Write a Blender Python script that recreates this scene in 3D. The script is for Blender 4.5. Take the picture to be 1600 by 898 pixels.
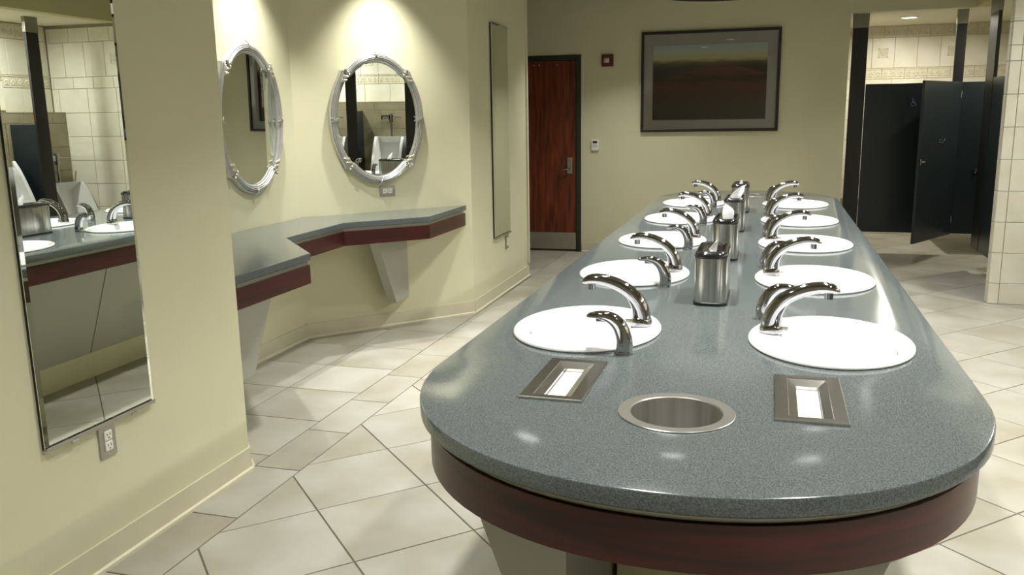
import bpy, bmesh, math, random
from mathutils import Vector, Matrix
random.seed(7)
for o in list(bpy.data.objects): bpy.data.objects.remove(o)
SC = bpy.context.scene
COL = SC.collection
PI = math.pi

# ------------------------------------------------------------------ camera
CAM_F, CAM_YAW, CAM_PITCH, CAM_ROLL, CAM_H = 1336.6, 0.2927, 0.1984, -0.0163, 1.4801
def make_camera():
    f = Vector((-math.sin(CAM_YAW)*math.cos(CAM_PITCH), math.cos(CAM_YAW)*math.cos(CAM_PITCH), -math.sin(CAM_PITCH)))
    r = Vector((math.cos(CAM_YAW), math.sin(CAM_YAW), 0)); u = r.cross(f)
    r2 = r*math.cos(CAM_ROLL)+u*math.sin(CAM_ROLL); u2 = -r*math.sin(CAM_ROLL)+u*math.cos(CAM_ROLL)
    cd = bpy.data.cameras.new('camera'); cd.sensor_width = 36; cd.lens = CAM_F*36/1600; cd.clip_start = .05
    co = bpy.data.objects.new('camera', cd); COL.objects.link(co)
    m = Matrix((r2, u2, -f)).transposed().to_4x4(); m.translation = (0, 0, CAM_H)
    co.matrix_world = m; SC.camera = co
make_camera()

# ------------------------------------------------------------------ world, exposure
w = bpy.data.worlds.new('world'); SC.world = w; w.use_nodes = True
w.node_tree.nodes['Background'].inputs[0].default_value = (.55, .56, .5, 1)
w.node_tree.nodes['Background'].inputs[1].default_value = .05
SC.view_settings.view_transform = 'Standard'; SC.view_settings.look = 'None'
SC.view_settings.gamma = 1; SC.view_settings.use_curve_mapping = False
SC.view_settings.exposure = -1.08

# ------------------------------------------------------------------ lamps: (x, y, ceiling z, watts)
CEIL, TCEIL = 2.70, 2.43
WARM = (1.0, .93, .78); NEUT = (1.0, .998, .955)
DOWNLIGHTS = [(-.62, 5.85, CEIL, 42, 'above the middle of the island'), (1.05, 7.75, CEIL, 17, 'near the far right header'), (-.45, 2.6, CEIL, 38, 'over the near left sinks'),
              (.45, 2.6, CEIL, 38, 'over the near right sinks'), (-.45, 4.3, CEIL, 38, 'over the third left sink'), (.45, 4.3, CEIL, 38, 'over the third right sink'),
              (.45, 6.1, CEIL, 36, 'over the far right sinks'), (-1.55, 4.3, CEIL, 42, 'over the aisle before the recess'), (-1.3, 8.0, CEIL, 28, 'in front of the wooden door'),
              (-.9, 1.0, CEIL, 27, 'over the aisle beside the near tall mirror'), (.9, .6, CEIL, 30, 'right of the viewer')]
TOILET_LIGHTS = [(1.35, 10.25, TCEIL, 56, ''), (2.30, 9.15, TCEIL, 40, 'between the stall rows, added to light the open door'), (2.45, 7.75, TCEIL, 8, 'inside the right-hand stall row'), (2.40, 6.1, TCEIL, 58, 'over the far urinals'),  # the light between the stall rows is added to brighten the open door
                 (2.40, 4.5, TCEIL, 58, 'over the middle urinals'), (2.40, 2.9, TCEIL, 58, 'over the near urinals'), (2.3, 1.2, TCEIL, 60, 'at the near end of the urinal aisle')]
MIRROR_SPOTS = [(-2.735, 4.53, CEIL, 290, (-1, 0), 'left'), (-2.37, 5.315, CEIL, 290, (-.74, .67), 'right')]

# ------------------------------------------------------------------ materials
def nodes_of(m):
    m.use_nodes = True
    return m.node_tree.nodes, m.node_tree.links, m.node_tree.nodes['Principled BSDF']
def lin(c):
    return tuple(((v/255)/12.92 if v/255 <= .04045 else ((v/255+.055)/1.055)**2.4) for v in c)+(1,)
def mat(name, rgb, rough=.5, metal=0, noise=0, nscale=20, bump=0, bscale=80, rgb2=None, spec=None, stretch=None, rand=0, coat=0):
    m = bpy.data.materials.new(name); n, l, p = nodes_of(m)
    c = lin(rgb); p.inputs['Base Color'].default_value = c
    p.inputs['Roughness'].default_value = rough; p.inputs['Metallic'].default_value = metal
    if spec is not None: p.inputs['Specular IOR Level'].default_value = spec
    if coat: p.inputs['Coat Weight'].default_value = coat; p.inputs['Coat Roughness'].default_value = .08
    g = n.new('ShaderNodeNewGeometry'); vec = g.outputs['Position']
    if stretch:
        mp = n.new('ShaderNodeMapping'); mp.inputs['Scale'].default_value = stretch
        l.new(vec, mp.inputs['Vector']); vec = mp.outputs[0]
    if rand:
        oi = n.new('ShaderNodeObjectInfo'); ad = n.new('ShaderNodeVectorMath'); ad.operation = 'MULTIPLY_ADD'
        l.new(oi.outputs['Random'], ad.inputs[0]); ad.inputs[1].default_value = (37, 91, 53); l.new(vec, ad.inputs[2]); vec = ad.outputs[0]
    last = None
    if noise or rgb2:
        t = n.new('ShaderNodeTexNoise'); t.inputs['Scale'].default_value = nscale; t.inputs['Detail'].default_value = 6
        l.new(vec, t.inputs['Vector'])
        r = n.new('ShaderNodeValToRGB'); r.color_ramp.elements[0].position = .32; r.color_ramp.elements[1].position = .68
        c2 = lin(rgb2) if rgb2 else tuple(v*(1-noise) for v in c[:3])+(1,)
        r.color_ramp.elements[0].color = c2; r.color_ramp.elements[1].color = c
        l.new(t.outputs['Fac'], r.inputs[0]); last = r.outputs[0]
        l.new(last, p.inputs['Base Color'])
    if rand and last:
        hs = n.new('ShaderNodeHueSaturation'); mr = n.new('ShaderNodeMapRange')
        mr.inputs[3].default_value = 1-rand; mr.inputs[4].default_value = 1+rand
        l.new(oi.outputs['Random'], mr.inputs[0]); l.new(mr.outputs[0], hs.inputs['Value']); l.new(last, hs.inputs['Color'])
        l.new(hs.outputs[0], p.inputs['Base Color'])
    if bump:
        b = n.new('ShaderNodeTexNoise'); b.inputs['Scale'].default_value = bscale; b.inputs['Detail'].default_value = 4
        l.new(vec, b.inputs['Vector']); bp = n.new('ShaderNodeBump'); bp.inputs['Strength'].default_value = bump; bp.inputs['Distance'].default_value = .002
        l.new(b.outputs['Fac'], bp.inputs['Height']); l.new(bp.outputs[0], p.inputs['Normal'])
    return m
M = {}
M['paint'] = mat('cream_paint', (218, 214, 182), .75, noise=.04, nscale=2.5, bump=.25, bscale=220)
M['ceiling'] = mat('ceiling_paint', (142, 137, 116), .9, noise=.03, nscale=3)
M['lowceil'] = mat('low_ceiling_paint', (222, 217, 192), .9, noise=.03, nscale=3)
M['soffit'] = mat('soffit_paint', (196, 186, 138), .8, noise=.03, nscale=3)
M['base'] = mat('rubber_base', (214, 208, 182), .55, noise=.07, nscale=6)
M['bead'] = mat('base_bead', (225, 219, 192), .5, noise=.06, nscale=10)
M['guard'] = mat('corner_guard', (214, 208, 186), .4, noise=.03)
M['floor_tile'] = mat('floor_tile', (178, 175, 165), .42, rgb2=(154, 148, 130), nscale=2.6, bump=.25, bscale=30, rand=.035, spec=.35)
M['grout'] = mat('floor_grout', (118, 109, 93), .9, noise=.2, nscale=40)
M['wall_tile'] = mat('white_wall_tile', (226, 222, 206), .35, rgb2=(215, 210, 190), nscale=5, bump=.12, bscale=40, rand=.02)
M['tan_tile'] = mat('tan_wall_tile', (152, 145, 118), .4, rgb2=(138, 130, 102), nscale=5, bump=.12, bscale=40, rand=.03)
M['wgrout'] = mat('wall_grout', (150, 142, 118), .9, noise=.1, nscale=30)
M['deco'] = mat('relief_tile', (220, 214, 192), .45, rgb2=(200, 192, 166), nscale=60, bump=.3, bscale=120)
M['chrome'] = mat('chrome', (176, 176, 180), .06, 1, noise=.03, nscale=4)
M['steel'] = mat('brushed_steel_sheen', (196, 195, 190), .2, 1, noise=.42, nscale=5, stretch=(15, 15, .2), bump=.04, bscale=14)  # stretched noise paints vertical reflection bands into the base colour
M['steelplate'] = mat('steel_plate', (200, 198, 192), .24, 1, noise=.12, nscale=18)
M['steelh'] = mat('satin_steel', (196, 193, 186), .34, 1, noise=.1, nscale=12, bump=.05)
M['sleeve'] = mat('chute_steel_sheen', (196, 194, 188), .42, .8, noise=.3, nscale=5, stretch=(9, 9, .2))  # streaked colour imitates the upright reflections inside the chute
M['silver_plastic'] = mat('silver_plastic', (172, 172, 160), .35, .6, noise=.05)
M['porcelain'] = mat('porcelain', (233, 233, 232), .12, noise=.01, nscale=3, coat=.5)
M['black'] = mat('glossy_black_plastic', (30, 29, 31), .12, noise=.1, nscale=9, coat=.6)
M['blackm'] = mat('matte_black_plastic', (24, 24, 24), .45, noise=.1)
M['laminate'] = mat('grey_laminate', (176, 176, 166), .5, noise=.04, nscale=4)
M['void'] = mat('dark_socket', (30, 28, 26), .6, noise=.2)
M['paper'] = mat('tissue_paper', (250, 250, 250), .9, noise=.02, nscale=30, bump=.2, bscale=60)
M['whitep'] = mat('white_plastic', (238, 236, 224), .4, noise=.02)
M['greyp'] = mat('grey_plastic', (196, 194, 182), .5, noise=.03)
M['darkframe'] = mat('dark_green_metal', (42, 50, 42), .4, noise=.1, nscale=8)
M['partition'] = mat('dark_partition', (30, 39, 43), .33, noise=.14, nscale=90, spec=.5)
M['pilaster'] = mat('dark_pilaster', (28, 28, 28), .38, noise=.15, nscale=90)
M['shoe'] = mat('pilaster_shoe', (150, 147, 135), .35, .7, noise=.12, nscale=20)
M['silver'] = mat('silver_leaf', (206, 206, 204), .28, .65, noise=.14, nscale=50)
M['gilt'] = mat('gilt_leaf', (226, 220, 198), .3, .7, noise=.2, nscale=60)
M['pframe'] = mat('picture_frame_wood', (46, 34, 26), .35, rgb2=(30, 22, 18), nscale=30, stretch=(1, 1, 1))
M['mat_board'] = mat('mat_board', (178, 174, 168), .85, noise=.03, nscale=5)
M['red'] = mat('dark_red_housing', (92, 26, 20), .4, noise=.1)
M['bronze'] = mat('bronze_rim', (52, 42, 34), .35, .6, noise=.1)
M['signblue'] = mat('sign_blue', (24, 28, 48), .4, noise=.05)
M['signwhite'] = mat('sign_white', (98, 106, 126), .4, noise=.02)

def mat_counter():
    m = bpy.data.materials.new('grey_speckled_solid_surface'); n, l, p = nodes_of(m)
    g = n.new('ShaderNodeNewGeometry')
    t = n.new('ShaderNodeTexNoise'); t.inputs['Scale'].default_value = 330; t.inputs['Detail'].default_value = 2
    t2 = n.new('ShaderNodeTexVoronoi'); t2.inputs['Scale'].default_value = 260
    l.new(g.outputs['Position'], t.inputs['Vector']); l.new(g.outputs['Position'], t2.inputs['Vector'])
    r = n.new('ShaderNodeValToRGB'); e = r.color_ramp.elements
    e[0].position = .36; e[0].color = lin((73, 79, 79)); e[1].position = .62; e[1].color = lin((105, 112, 112))
    k = e.new(.5); k.color = lin((90, 97, 97)); l.new(t.outputs['Fac'], r.inputs[0])
    r2 = n.new('ShaderNodeValToRGB'); r2.color_ramp.elements[0].position = .0; r2.color_ramp.elements[0].color = (1, 1, 1, 1)
    r2.color_ramp.elements[1].position = .16; r2.color_ramp.elements[1].color = (0, 0, 0, 1); l.new(t2.outputs['Distance'], r2.inputs[0])
    mx = n.new('ShaderNodeMix'); mx.data_type = 'RGBA'; l.new(r2.outputs[0], mx.inputs[0]); l.new(r.outputs[0], mx.inputs[6]); mx.inputs[7].default_value = lin((118, 126, 124))
    l.new(mx.outputs[2], p.inputs['Base Color'])
    s = n.new('ShaderNodeTexNoise'); s.inputs['Scale'].default_value = 3; l.new(g.outputs['Position'], s.inputs['Vector'])
    mr = n.new('ShaderNodeMapRange'); mr.inputs[3].default_value = .08; mr.inputs[4].default_value = .15; l.new(s.outputs['Fac'], mr.inputs[0])
    l.new(mr.outputs[0], p.inputs['Roughness']); p.inputs['Specular IOR Level'].default_value = .62
    return m
M['counter'] = mat_counter()

def mat_wood(name, dark, light, axis, scale=9, rough=.3, coat=.3):
    m = bpy.data.materials.new(name); n, l, p = nodes_of(m)
    g = n.new('ShaderNodeNewGeometry'); mp = n.new('ShaderNodeMapping')
    mp.inputs['Scale'].default_value = {'z': (14, 14, .9), 'h': (1.2, 1.2, 22)}[axis]
    l.new(g.outputs['Position'], mp.inputs['Vector'])
    t = n.new('ShaderNodeTexNoise'); t.inputs['Scale'].default_value = scale; t.inputs['Detail'].default_value = 8; t.inputs['Distortion'].default_value = .6
    l.new(mp.outputs[0], t.inputs['Vector'])
    r = n.new('ShaderNodeValToRGB'); r.color_ramp.elements[0].position = .35; r.color_ramp.elements[1].position = .66
    r.color_ramp.elements[0].color = lin(dark); r.color_ramp.elements[1].color = lin(light)
    l.new(t.outputs['Fac'], r.inputs[0]); l.new(r.outputs[0], p.inputs['Base Color'])
    p.inputs['Roughness'].default_value = rough; p.inputs['Coat Weight'].default_value = coat; p.inputs['Coat Roughness'].default_value = .2
    return m
M['mahogany'] = mat_wood('mahogany_apron', (42, 8, 6), (74, 16, 11), 'h', 2.2, .38, .2)
M['doorwood'] = mat_wood('oak_door_veneer', (74, 27, 14), (132, 60, 30), 'z', 2.6, .4, .2)

def mat_mirror():
    m = bpy.data.materials.new('mirror_silvering'); n, l, p = nodes_of(m)
    t = n.new('ShaderNodeTexNoise'); t.inputs['Scale'].default_value = 1.5
    r = n.new('ShaderNodeValToRGB'); r.color_ramp.elements[0].color = (.80, .84, .79, 1); r.color_ramp.elements[1].color = (.82, .86, .81, 1)
    l.new(t.outputs['Fac'], r.inputs[0]); l.new(r.outputs[0], p.inputs['Base Color'])
    p.inputs['Metallic'].default_value = 1; p.inputs['Roughness'].default_value = .005
    return m
M['mirror'] = mat_mirror()
def mat_glass():
    m = bpy.data.materials.new('picture_glass'); n, l, p = nodes_of(m)
    tr = n.new('ShaderNodeBsdfTransparent'); gl = n.new('ShaderNodeBsdfGlossy'); gl.inputs['Roughness'].default_value = .01
    lw = n.new('ShaderNodeFresnel'); lw.inputs['IOR'].default_value = 1.5; mx = n.new('ShaderNodeMixShader')
    l.new(lw.outputs[0], mx.inputs[0]); l.new(tr.outputs[0], mx.inputs[1]); l.new(gl.outputs[0], mx.inputs[2])
    l.new(mx.outputs[0], n['Material Output'].inputs['Surface']); return m
M['glass'] = mat_glass()
def mat_emit(name, rgb, s):
    m = bpy.data.materials.new(name); n, l, p = nodes_of(m)
    p.inputs['Base Color'].default_value = (.8, .8, .8, 1); p.inputs['Emission Color'].default_value = tuple(rgb)+(1,)
    t = n.new('ShaderNodeTexNoise'); t.inputs['Scale'].default_value = 3
    mr = n.new('ShaderNodeMapRange'); mr.inputs[3].default_value = s*.97; mr.inputs[4].default_value = s*1.03
    l.new(t.outputs['Fac'], mr.inputs[0]); l.new(mr.outputs[0], p.inputs['Emission Strength']); return m
M['lens'] = mat_emit('lamp_lens', NEUT, 14)
M['dimlens'] = mat_emit('drum_diffuser', WARM, .5)

def mat_art():
    m = bpy.data.materials.new('landscape_print'); n, l, p = nodes_of(m)
    tc = n.new('ShaderNodeTexCoord'); sp = n.new('ShaderNodeSeparateXYZ'); l.new(tc.outputs['Generated'], sp.inputs[0])
    def ma(op, a, b=None):
        q = n.new('ShaderNodeMath'); q.operation = op
        for i, v in enumerate((a, b)):
            if v is None: continue
            if isinstance(v, (int, float)): q.inputs[i].default_value = v
            else: l.new(v, q.inputs[i])
        return q.outputs[0]
    u, v = sp.outputs[0], sp.outputs[2]
    nz = n.new('ShaderNodeTexNoise'); nz.inputs['Scale'].default_value = 7; nz.inputs['Detail'].default_value = 7
    mp = n.new('ShaderNodeMapping'); mp.inputs['Scale'].default_value = (1, 1, 3.2); l.new(tc.outputs['Generated'], mp.inputs[0]); l.new(mp.outputs[0], nz.inputs['Vector'])
    jit = ma('MULTIPLY', ma('SUBTRACT', nz.outputs['Fac'], .5), .28)
    def ramp(fac, stops):
        r = n.new('ShaderNodeValToRGB'); e = r.color_ramp.elements
        e[0].position, e[0].color = stops[0][0], lin(stops[0][1]); e[1].position, e[1].color = stops[-1][0], lin(stops[-1][1])
        for a, c in stops[1:-1]:
            k = e.new(a); k.color = lin(c)
        l.new(fac, r.inputs[0]); return r.outputs[0]
    sky = ramp(ma('ADD', v, ma('MULTIPLY', jit, .25)), [(.60, (46, 48, 44)), (.70, (58, 56, 46)), (.755, (112, 100, 70)), (.80, (205, 192, 138)), (.88, (200, 206, 184)), (1, (176, 200, 200))])
    g = ma('POWER', 2.718, ma('MULTIPLY', ma('POWER', ma('DIVIDE', ma('SUBTRACT', u, .60), .40), 2), -1))
    h = ma('ADD', .52, ma('MULTIPLY', g, .20))
    hill = ma('LESS_THAN', ma('ADD', v, ma('MULTIPLY', jit, .12)), h)
    red = ramp(ma('ADD', v, jit), [(0.0, (54, 50, 40)), (.2, (62, 56, 44)), (.34, (70, 44, 32)), (.46, (92, 48, 34)), (.54, (42, 26, 20)), (.62, (96, 48, 32)), (.72, (104, 62, 46))])
    mx = n.new('ShaderNodeMix'); mx.data_type = 'RGBA'; l.new(hill, mx.inputs[0]); l.new(sky, mx.inputs[6]); l.new(red, mx.inputs[7])
    l.new(mx.outputs[2], p.inputs['Base Color']); p.inputs['Roughness'].default_value = .7
    return m
M['art'] = mat_art()

# ------------------------------------------------------------------ mesh helpers
class MB:
    def __init__(s): s.v = []; s.f = []
    def add(s, vs, fs, mtx=None):
        k = len(s.v)
        s.v += [tuple(mtx @ Vector(p)) if mtx else tuple(p) for p in vs]; s.f += [tuple(i+k for i in f) for f in fs]; return s
    def box(s, x0, y0, z0, x1, y1, z1, b=0, mtx=None):
        if b <= 0:
            vs = [(x0,y0,z0),(x1,y0,z0),(x1,y1,z0),(x0,y1,z0),(x0,y0,z1),(x1,y0,z1),(x1,y1,z1),(x0,y1,z1)]
            return s.add(vs, [(0,3,2,1),(4,5,6,7),(0,1,5,4),(1,2,6,5),(2,3,7,6),(3,0,4,7)], mtx)
        bm = bmesh.new(); bmesh.ops.create_cube(bm, size=1)
        for q in bm.verts: q.co = ((x0+x1)/2+q.co.x*(x1-x0), (y0+y1)/2+q.co.y*(y1-y0), (z0+z1)/2+q.co.z*(z1-z0))
        bmesh.ops.bevel(bm, geom=bm.edges[:], offset=b, segments=2, affect='EDGES', profile=.5)
        bm.verts.index_update(); s.add([q.co[:] for q in bm.verts], [[q.index for q in f.verts] for f in bm.faces], mtx); bm.free(); return s
    def prism(s, poly, z0, z1, mtx=None, bev=0):
        n = len(poly); area = sum(poly[i][0]*poly[(i+1)%n][1]-poly[(i+1)%n][0]*poly[i][1] for i in range(n))
        if area < 0: poly = poly[::-1]
        if bev:
            ins = inset(poly, bev)
            rings = [(poly, z0), (poly, z1-bev), (ins, z1)]
        else: rings = [(poly, z0), (poly, z1)]
        vs = [(p[0], p[1], z) for r, z in rings for p in r]; fs = [tuple(range(n))[::-1], tuple(range(n*(len(rings)-1), n*len(rings)))]
        for k in range(len(rings)-1):
            for i in range(n):
                j = (i+1) % n; fs.append((k*n+i, k*n+j, (k+1)*n+j, (k+1)*n+i))
        return s.add(vs, fs, mtx)
    def loft(s, rings, cap=(True, True), closed=True, mtx=None):
        n = len(rings[0]); vs = [p for r in rings for p in r]; fs = []
        for k in range(len(rings)-1):
            for i in range(n if closed else n-1):
                j = (i+1) % n; fs.append((k*n+i, k*n+j, (k+1)*n+j, (k+1)*n+i))
        if cap[0]: fs.append(tuple(range(n))[::-1])
        if cap[1]: fs.append(tuple(range(n*(len(rings)-1), n*len(rings))))
        return s.add(vs, fs, mtx)
    def lathe(s, prof, n=32, ax=1, ay=1, cap=(False, False), mtx=None, c=(0, 0)):
        return s.loft([[(c[0]+r*ax*math.cos(2*PI*i/n), c[1]+r*ay*math.sin(2*PI*i/n), z) for i in range(n)] for r, z in prof], cap, True, mtx)
    def cyl(s, c, r, z0, z1, n=20, mtx=None): return s.lathe([(r, z0), (r, z1)], n, cap=(True, True), mtx=mtx, c=c)
    def tube(s, pts, r, n=8, mtx=None, closed=False):
        pts = [Vector(p) for p in pts]; rings = []; N = len(pts)
        up = Vector((0, 0, 1))
        for i, p in enumerate(pts):
            a = pts[(i-1) % N] if (closed or i > 0) else p; b = pts[(i+1) % N] if (closed or i < N-1) else p
            t = (b-a).normalized(); x = t.cross(up)
            if x.length < .05: x = t.cross(Vector((1, 0, 0)))
            x.normalize(); y = x.cross(t); rr = r[i] if isinstance(r, (list, tuple)) else r
            rings.append([p+x*rr*math.cos(2*PI*k/n)+y*rr*math.sin(2*PI*k/n) for k in range(n)])
        if closed: rings.append(rings[0])
        return s.loft(rings, (not closed, not closed), True, mtx)
    def ball(s, c, rx, ry, rz, n=10, m=6, mtx=None):
        R = [[(c[0]+rx*math.sin(PI*k/m)*math.cos(2*PI*i/n), c[1]+ry*math.sin(PI*k/m)*math.sin(2*PI*i/n), c[2]-rz*math.cos(PI*k/m)) for i in range(n)] for k in range(1, m)]
        return s.loft(R, (True, True), True, mtx)
    def mesh(s, name, m, smooth=None):
        me = bpy.data.meshes.new(name); me.from_pydata(s.v, [], s.f); me.materials.append(m)
        bm = bmesh.new(); bm.from_mesh(me); bmesh.ops.recalc_face_normals(bm, faces=bm.faces); bm.to_mesh(me); bm.free()
        if smooth is not None:
            me.polygons.foreach_set('use_smooth', [True]*len(me.polygons)); me.set_sharp_from_angle(angle=math.radians(smooth))
        return me
    def build(s, name, m, parent=None, smooth=None, loc=None, rotz=None):
        return link(name, s.mesh(name, m, smooth), parent, loc, rotz)
def inset(poly, d):
    n = len(poly); out = []
    for i in range(n):
        a, b, c = Vector(poly[i-1]), Vector(poly[i]), Vector(poly[(i+1) % n])
        e1, e2 = (b-a).normalized(), (c-b).normalized(); n1, n2 = Vector((-e1.y, e1.x)), Vector((-e2.y, e2.x))
        k = n1+n2; q = k.length_squared
        out.append(tuple(b+k*(2*d/q) if q > 1e-6 else b+n1*d))
    return out
def link(name, me, parent=None, loc=None, rotz=None):
    o = bpy.data.objects.new(name, me); COL.objects.link(o); o.parent = parent
    if loc: o.location = loc
    if rotz is not None: o.rotation_euler = (0, 0, rotz)
    return o
def tag(o, label=None, cat=None, group=None, kind=None):
    if label: o['label'] = label
    if cat: o['category'] = cat
    if group: o['group'] = group
    if kind: o['kind'] = kind
    return o
def thing(name, label, cat, loc=(0, 0, 0), rotz=0, group=None):
    o = bpy.data.objects.new(name, None); COL.objects.link(o); o.location = loc; o.rotation_euler = (0, 0, rotz); o.empty_display_size = .1
    return tag(o, label, cat, group)
KIDS = {}
def copy_thing(root, loc, rotz, label):
    if root.name not in KIDS:
        KIDS[root.name] = [(c, list(c.children)) for c in root.children]
    r = root.copy(); COL.objects.link(r); r.location = loc; r.rotation_euler = (0, 0, rotz); r['label'] = label
    for ch, gs in KIDS[root.name]:
        c = ch.copy(); COL.objects.link(c); c.parent = r
        for g in gs:
            d = g.copy(); COL.objects.link(d); d.parent = c
    return r
def struct(o): o['kind'] = 'structure'; return o
def rrect(w, h, r, n=6):
    pts = []
    for cx, cy, a0 in ((w/2-r, h/2-r, 0), (-w/2+r, h/2-r, 90), (-w/2+r, -h/2+r, 180), (w/2-r, -h/2+r, 270)):
        for i in range(n+1):
            a = math.radians(a0+90*i/n); pts.append((cx+r*math.cos(a), cy+r*math.sin(a)))
    return pts
def holed_slab(outer, holes, z0, z1, bev=.004):
    """slab with a rounded outer edge and open holes"""
    bm = bmesh.new(); ins = inset(outer, bev); low = inset(outer, bev)
    def loop(pts, z): return [bm.verts.new((p[0], p[1], z)) for p in pts]
    def close(vs): return [bm.edges.new((vs[i], vs[(i+1) % len(vs)])) for i in range(len(vs))]
    def wall(a, b):
        for i in range(len(a)):
            j = (i+1) % len(a); bm.faces.new((a[i], a[j], b[j], b[i]))
    ot = loop(ins, z1); es = close(ot); hts = []
    for h in holes:
        hv = loop(h, z1); hts.append(hv); es += close(hv)
    bmesh.ops.triangle_fill(bm, use_beauty=True, use_dissolve=False, edges=es)
    mid = inset(outer, bev*.3)
    o1 = loop(mid, z1-bev*.3); o2 = loop(outer, z1-bev); o3 = loop(outer, z0+bev); o4 = loop(low, z0)
    wall(ot, o1); wall(o1, o2); wall(o2, o3); wall(o3, o4)
    es2 = [bm.edges.get((o4[i], o4[(i+1) % len(o4)])) for i in range(len(o4))]
    for h, hv in zip(holes, hts):
        hb = loop(h, z0); wall(hv, hb); es2 += [bm.edges.get((hb[i], hb[(i+1) % len(hb)])) for i in range(len(hb))]
    bmesh.ops.triangle_fill(bm, use_beauty=True, use_dissolve=False, edges=es2)
    bm.verts.index_update(); mb = MB(); mb.add([v.co[:] for v in bm.verts], [[v.index for v in f.verts] for f in bm.faces]); bm.free(); return mb
def ring_slab(outer, inner, z0, z1):
    n = len(outer)
    R = [[(p[0], p[1], z) for p in r] for r, z in ((outer, z0), (outer, z1), (inner, z1), (inner, z0), (outer, z0))]
    return MB().loft(R, (False, False))
def clip(poly, a, b, c):          # keep a*x+b*y<=c
    out = []
    for i in range(len(poly)):
        p, q = poly[i], poly[(i+1) % len(poly)]; dp, dq = a*p[0]+b*p[1]-c, a*q[0]+b*q[1]-c
        if dp <= 0: out.append(p)
        if dp*dq < 0:
            t = dp/(dp-dq); out.append((p[0]+t*(q[0]-p[0]), p[1]+t*(q[1]-p[1])))
    return out
def area(poly): return abs(sum(poly[i][0]*poly[(i+1)%len(poly)][1]-poly[(i+1)%len(poly)][0]*poly[i][1] for i in range(len(poly))))/2

# ------------------------------------------------------------------ room shell
XR = 2.95
YF, YB = -1.8, 11.2
BW = (-1.970, 9.123); BR = .0223                      # back wall origin and turn
def seg_wall(name, a, b, z0, z1, t=.15, m='paint'):
    """wall whose room face runs a->b; its thickness lies to the left of a->b"""
    a, b = Vector(a), Vector(b); d = (b-a).normalized(); n = Vector((-d.y, d.x))
    return struct(MB().prism([tuple(a), tuple(b), tuple(b+n*t), tuple(a+n*t)], z0, z1).build(name, M[m]))
P_NE, P_NI, P_FI, P_FE = (-2.10, 3.00), (-3.00, 3.97), (-3.00, 5.06), (-2.12, 6.03)
seg_wall('wall_left', (-2.10, YF), P_NE, 0, CEIL)
seg_wall('wall_recess_near', P_NE, P_NI, 0, CEIL)
seg_wall('wall_recess_middle', P_NI, P_FI, 0, CEIL)
seg_wall('wall_recess_far', P_FI, P_FE, 0, CEIL)
seg_wall('wall_left_far', P_FE, (-2.135, 7.64), 0, CEIL)
struct(MB().box(-4.2, 7.49, 0, -2.285, 7.64, CEIL).build('wall_corridor_side', M['paint']))
struct(MB().box(-4.35, 7.49, 0, -4.2, 9.3, CEIL).build('wall_corridor_end', M['paint']))
struct(MB().box(-2.25, YF-.15, 0, XR+.1, YF, CEIL).build('wall_front', M['paint']))
# back wall with its door opening
DU0, DU1, DH = -.995, -.028, 2.045                     # door leaf edge on the latch side at DU1
wb = MB(); wb.box(-2.3, 0, 0, DU0-.05, .14, CEIL); wb.box(.022, 0, 0, 2.663, .14, CEIL); wb.box(DU0-.05, 0, DH+.052, .022, .14, CEIL)
wall_back = struct(wb.build('wall_back', M['paint'], loc=(BW[0], BW[1], 0), rotz=BR))
struct(MB().box(.55, 9.36, 0, .69, YB, TCEIL+.3).build('wall_stall_left', M['wall_tile']))
# ceilings and headers
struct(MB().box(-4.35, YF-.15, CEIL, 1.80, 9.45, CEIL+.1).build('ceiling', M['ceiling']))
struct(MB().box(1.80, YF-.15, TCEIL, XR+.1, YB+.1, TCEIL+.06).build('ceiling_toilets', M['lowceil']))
struct(MB().box(.55, 9.32, TCEIL, 1.80, YB+.1, TCEIL+.06).build('ceiling_stalls', M['lowceil']))
struct(MB().prism([(1.78, YF), (1.90, YF), (1.90, 9.20), (1.78, 9.20)], 2.40, CEIL).build('trim_header_long', M['soffit']))
struct(MB().prism([(.693, 9.183), (1.90, 9.21), (1.90, 9.33), (.693, 9.32)], 2.40, CEIL).build('trim_header_short', M['paint']))

# baseboards
def baseboard(name, a, b, h=.10):
    a, b = Vector(a), Vector(b); d = (b-a).normalized(); n = Vector((d.y, -d.x))    # room side is right of a->b
    q = lambda t, k=0: [tuple(a+n*k), tuple(b+n*k), tuple(b+n*t), tuple(a+n*t)]
    o = struct(MB().prism(q(.008), 0, h).build(name, M['base']))
    MB().prism(q(.022, .008), 0, .018, bev=.006).build('bead', M['bead'], o)
baseboard('baseboard_left', (-2.10, YF), P_NE)
baseboard('baseboard_recess_near', P_NE, P_NI)
baseboard('baseboard_recess_middle', P_NI, P_FI)
baseboard('baseboard_recess_far', P_FI, P_FE)
baseboard('baseboard_left_far', P_FE, (-2.135, 7.64))
def bwpt(u, d=0): return (BW[0]+u*math.cos(BR)-d*math.sin(BR), BW[1]+u*math.sin(BR)+d*math.cos(BR))
baseboard('baseboard_back', bwpt(.03), bwpt(2.66))
struct(MB().box(-2.147, 7.60, .12, -2.120, 7.646, CEIL-.01, .004).build('trim_corner_guard', M['guard']))

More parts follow.
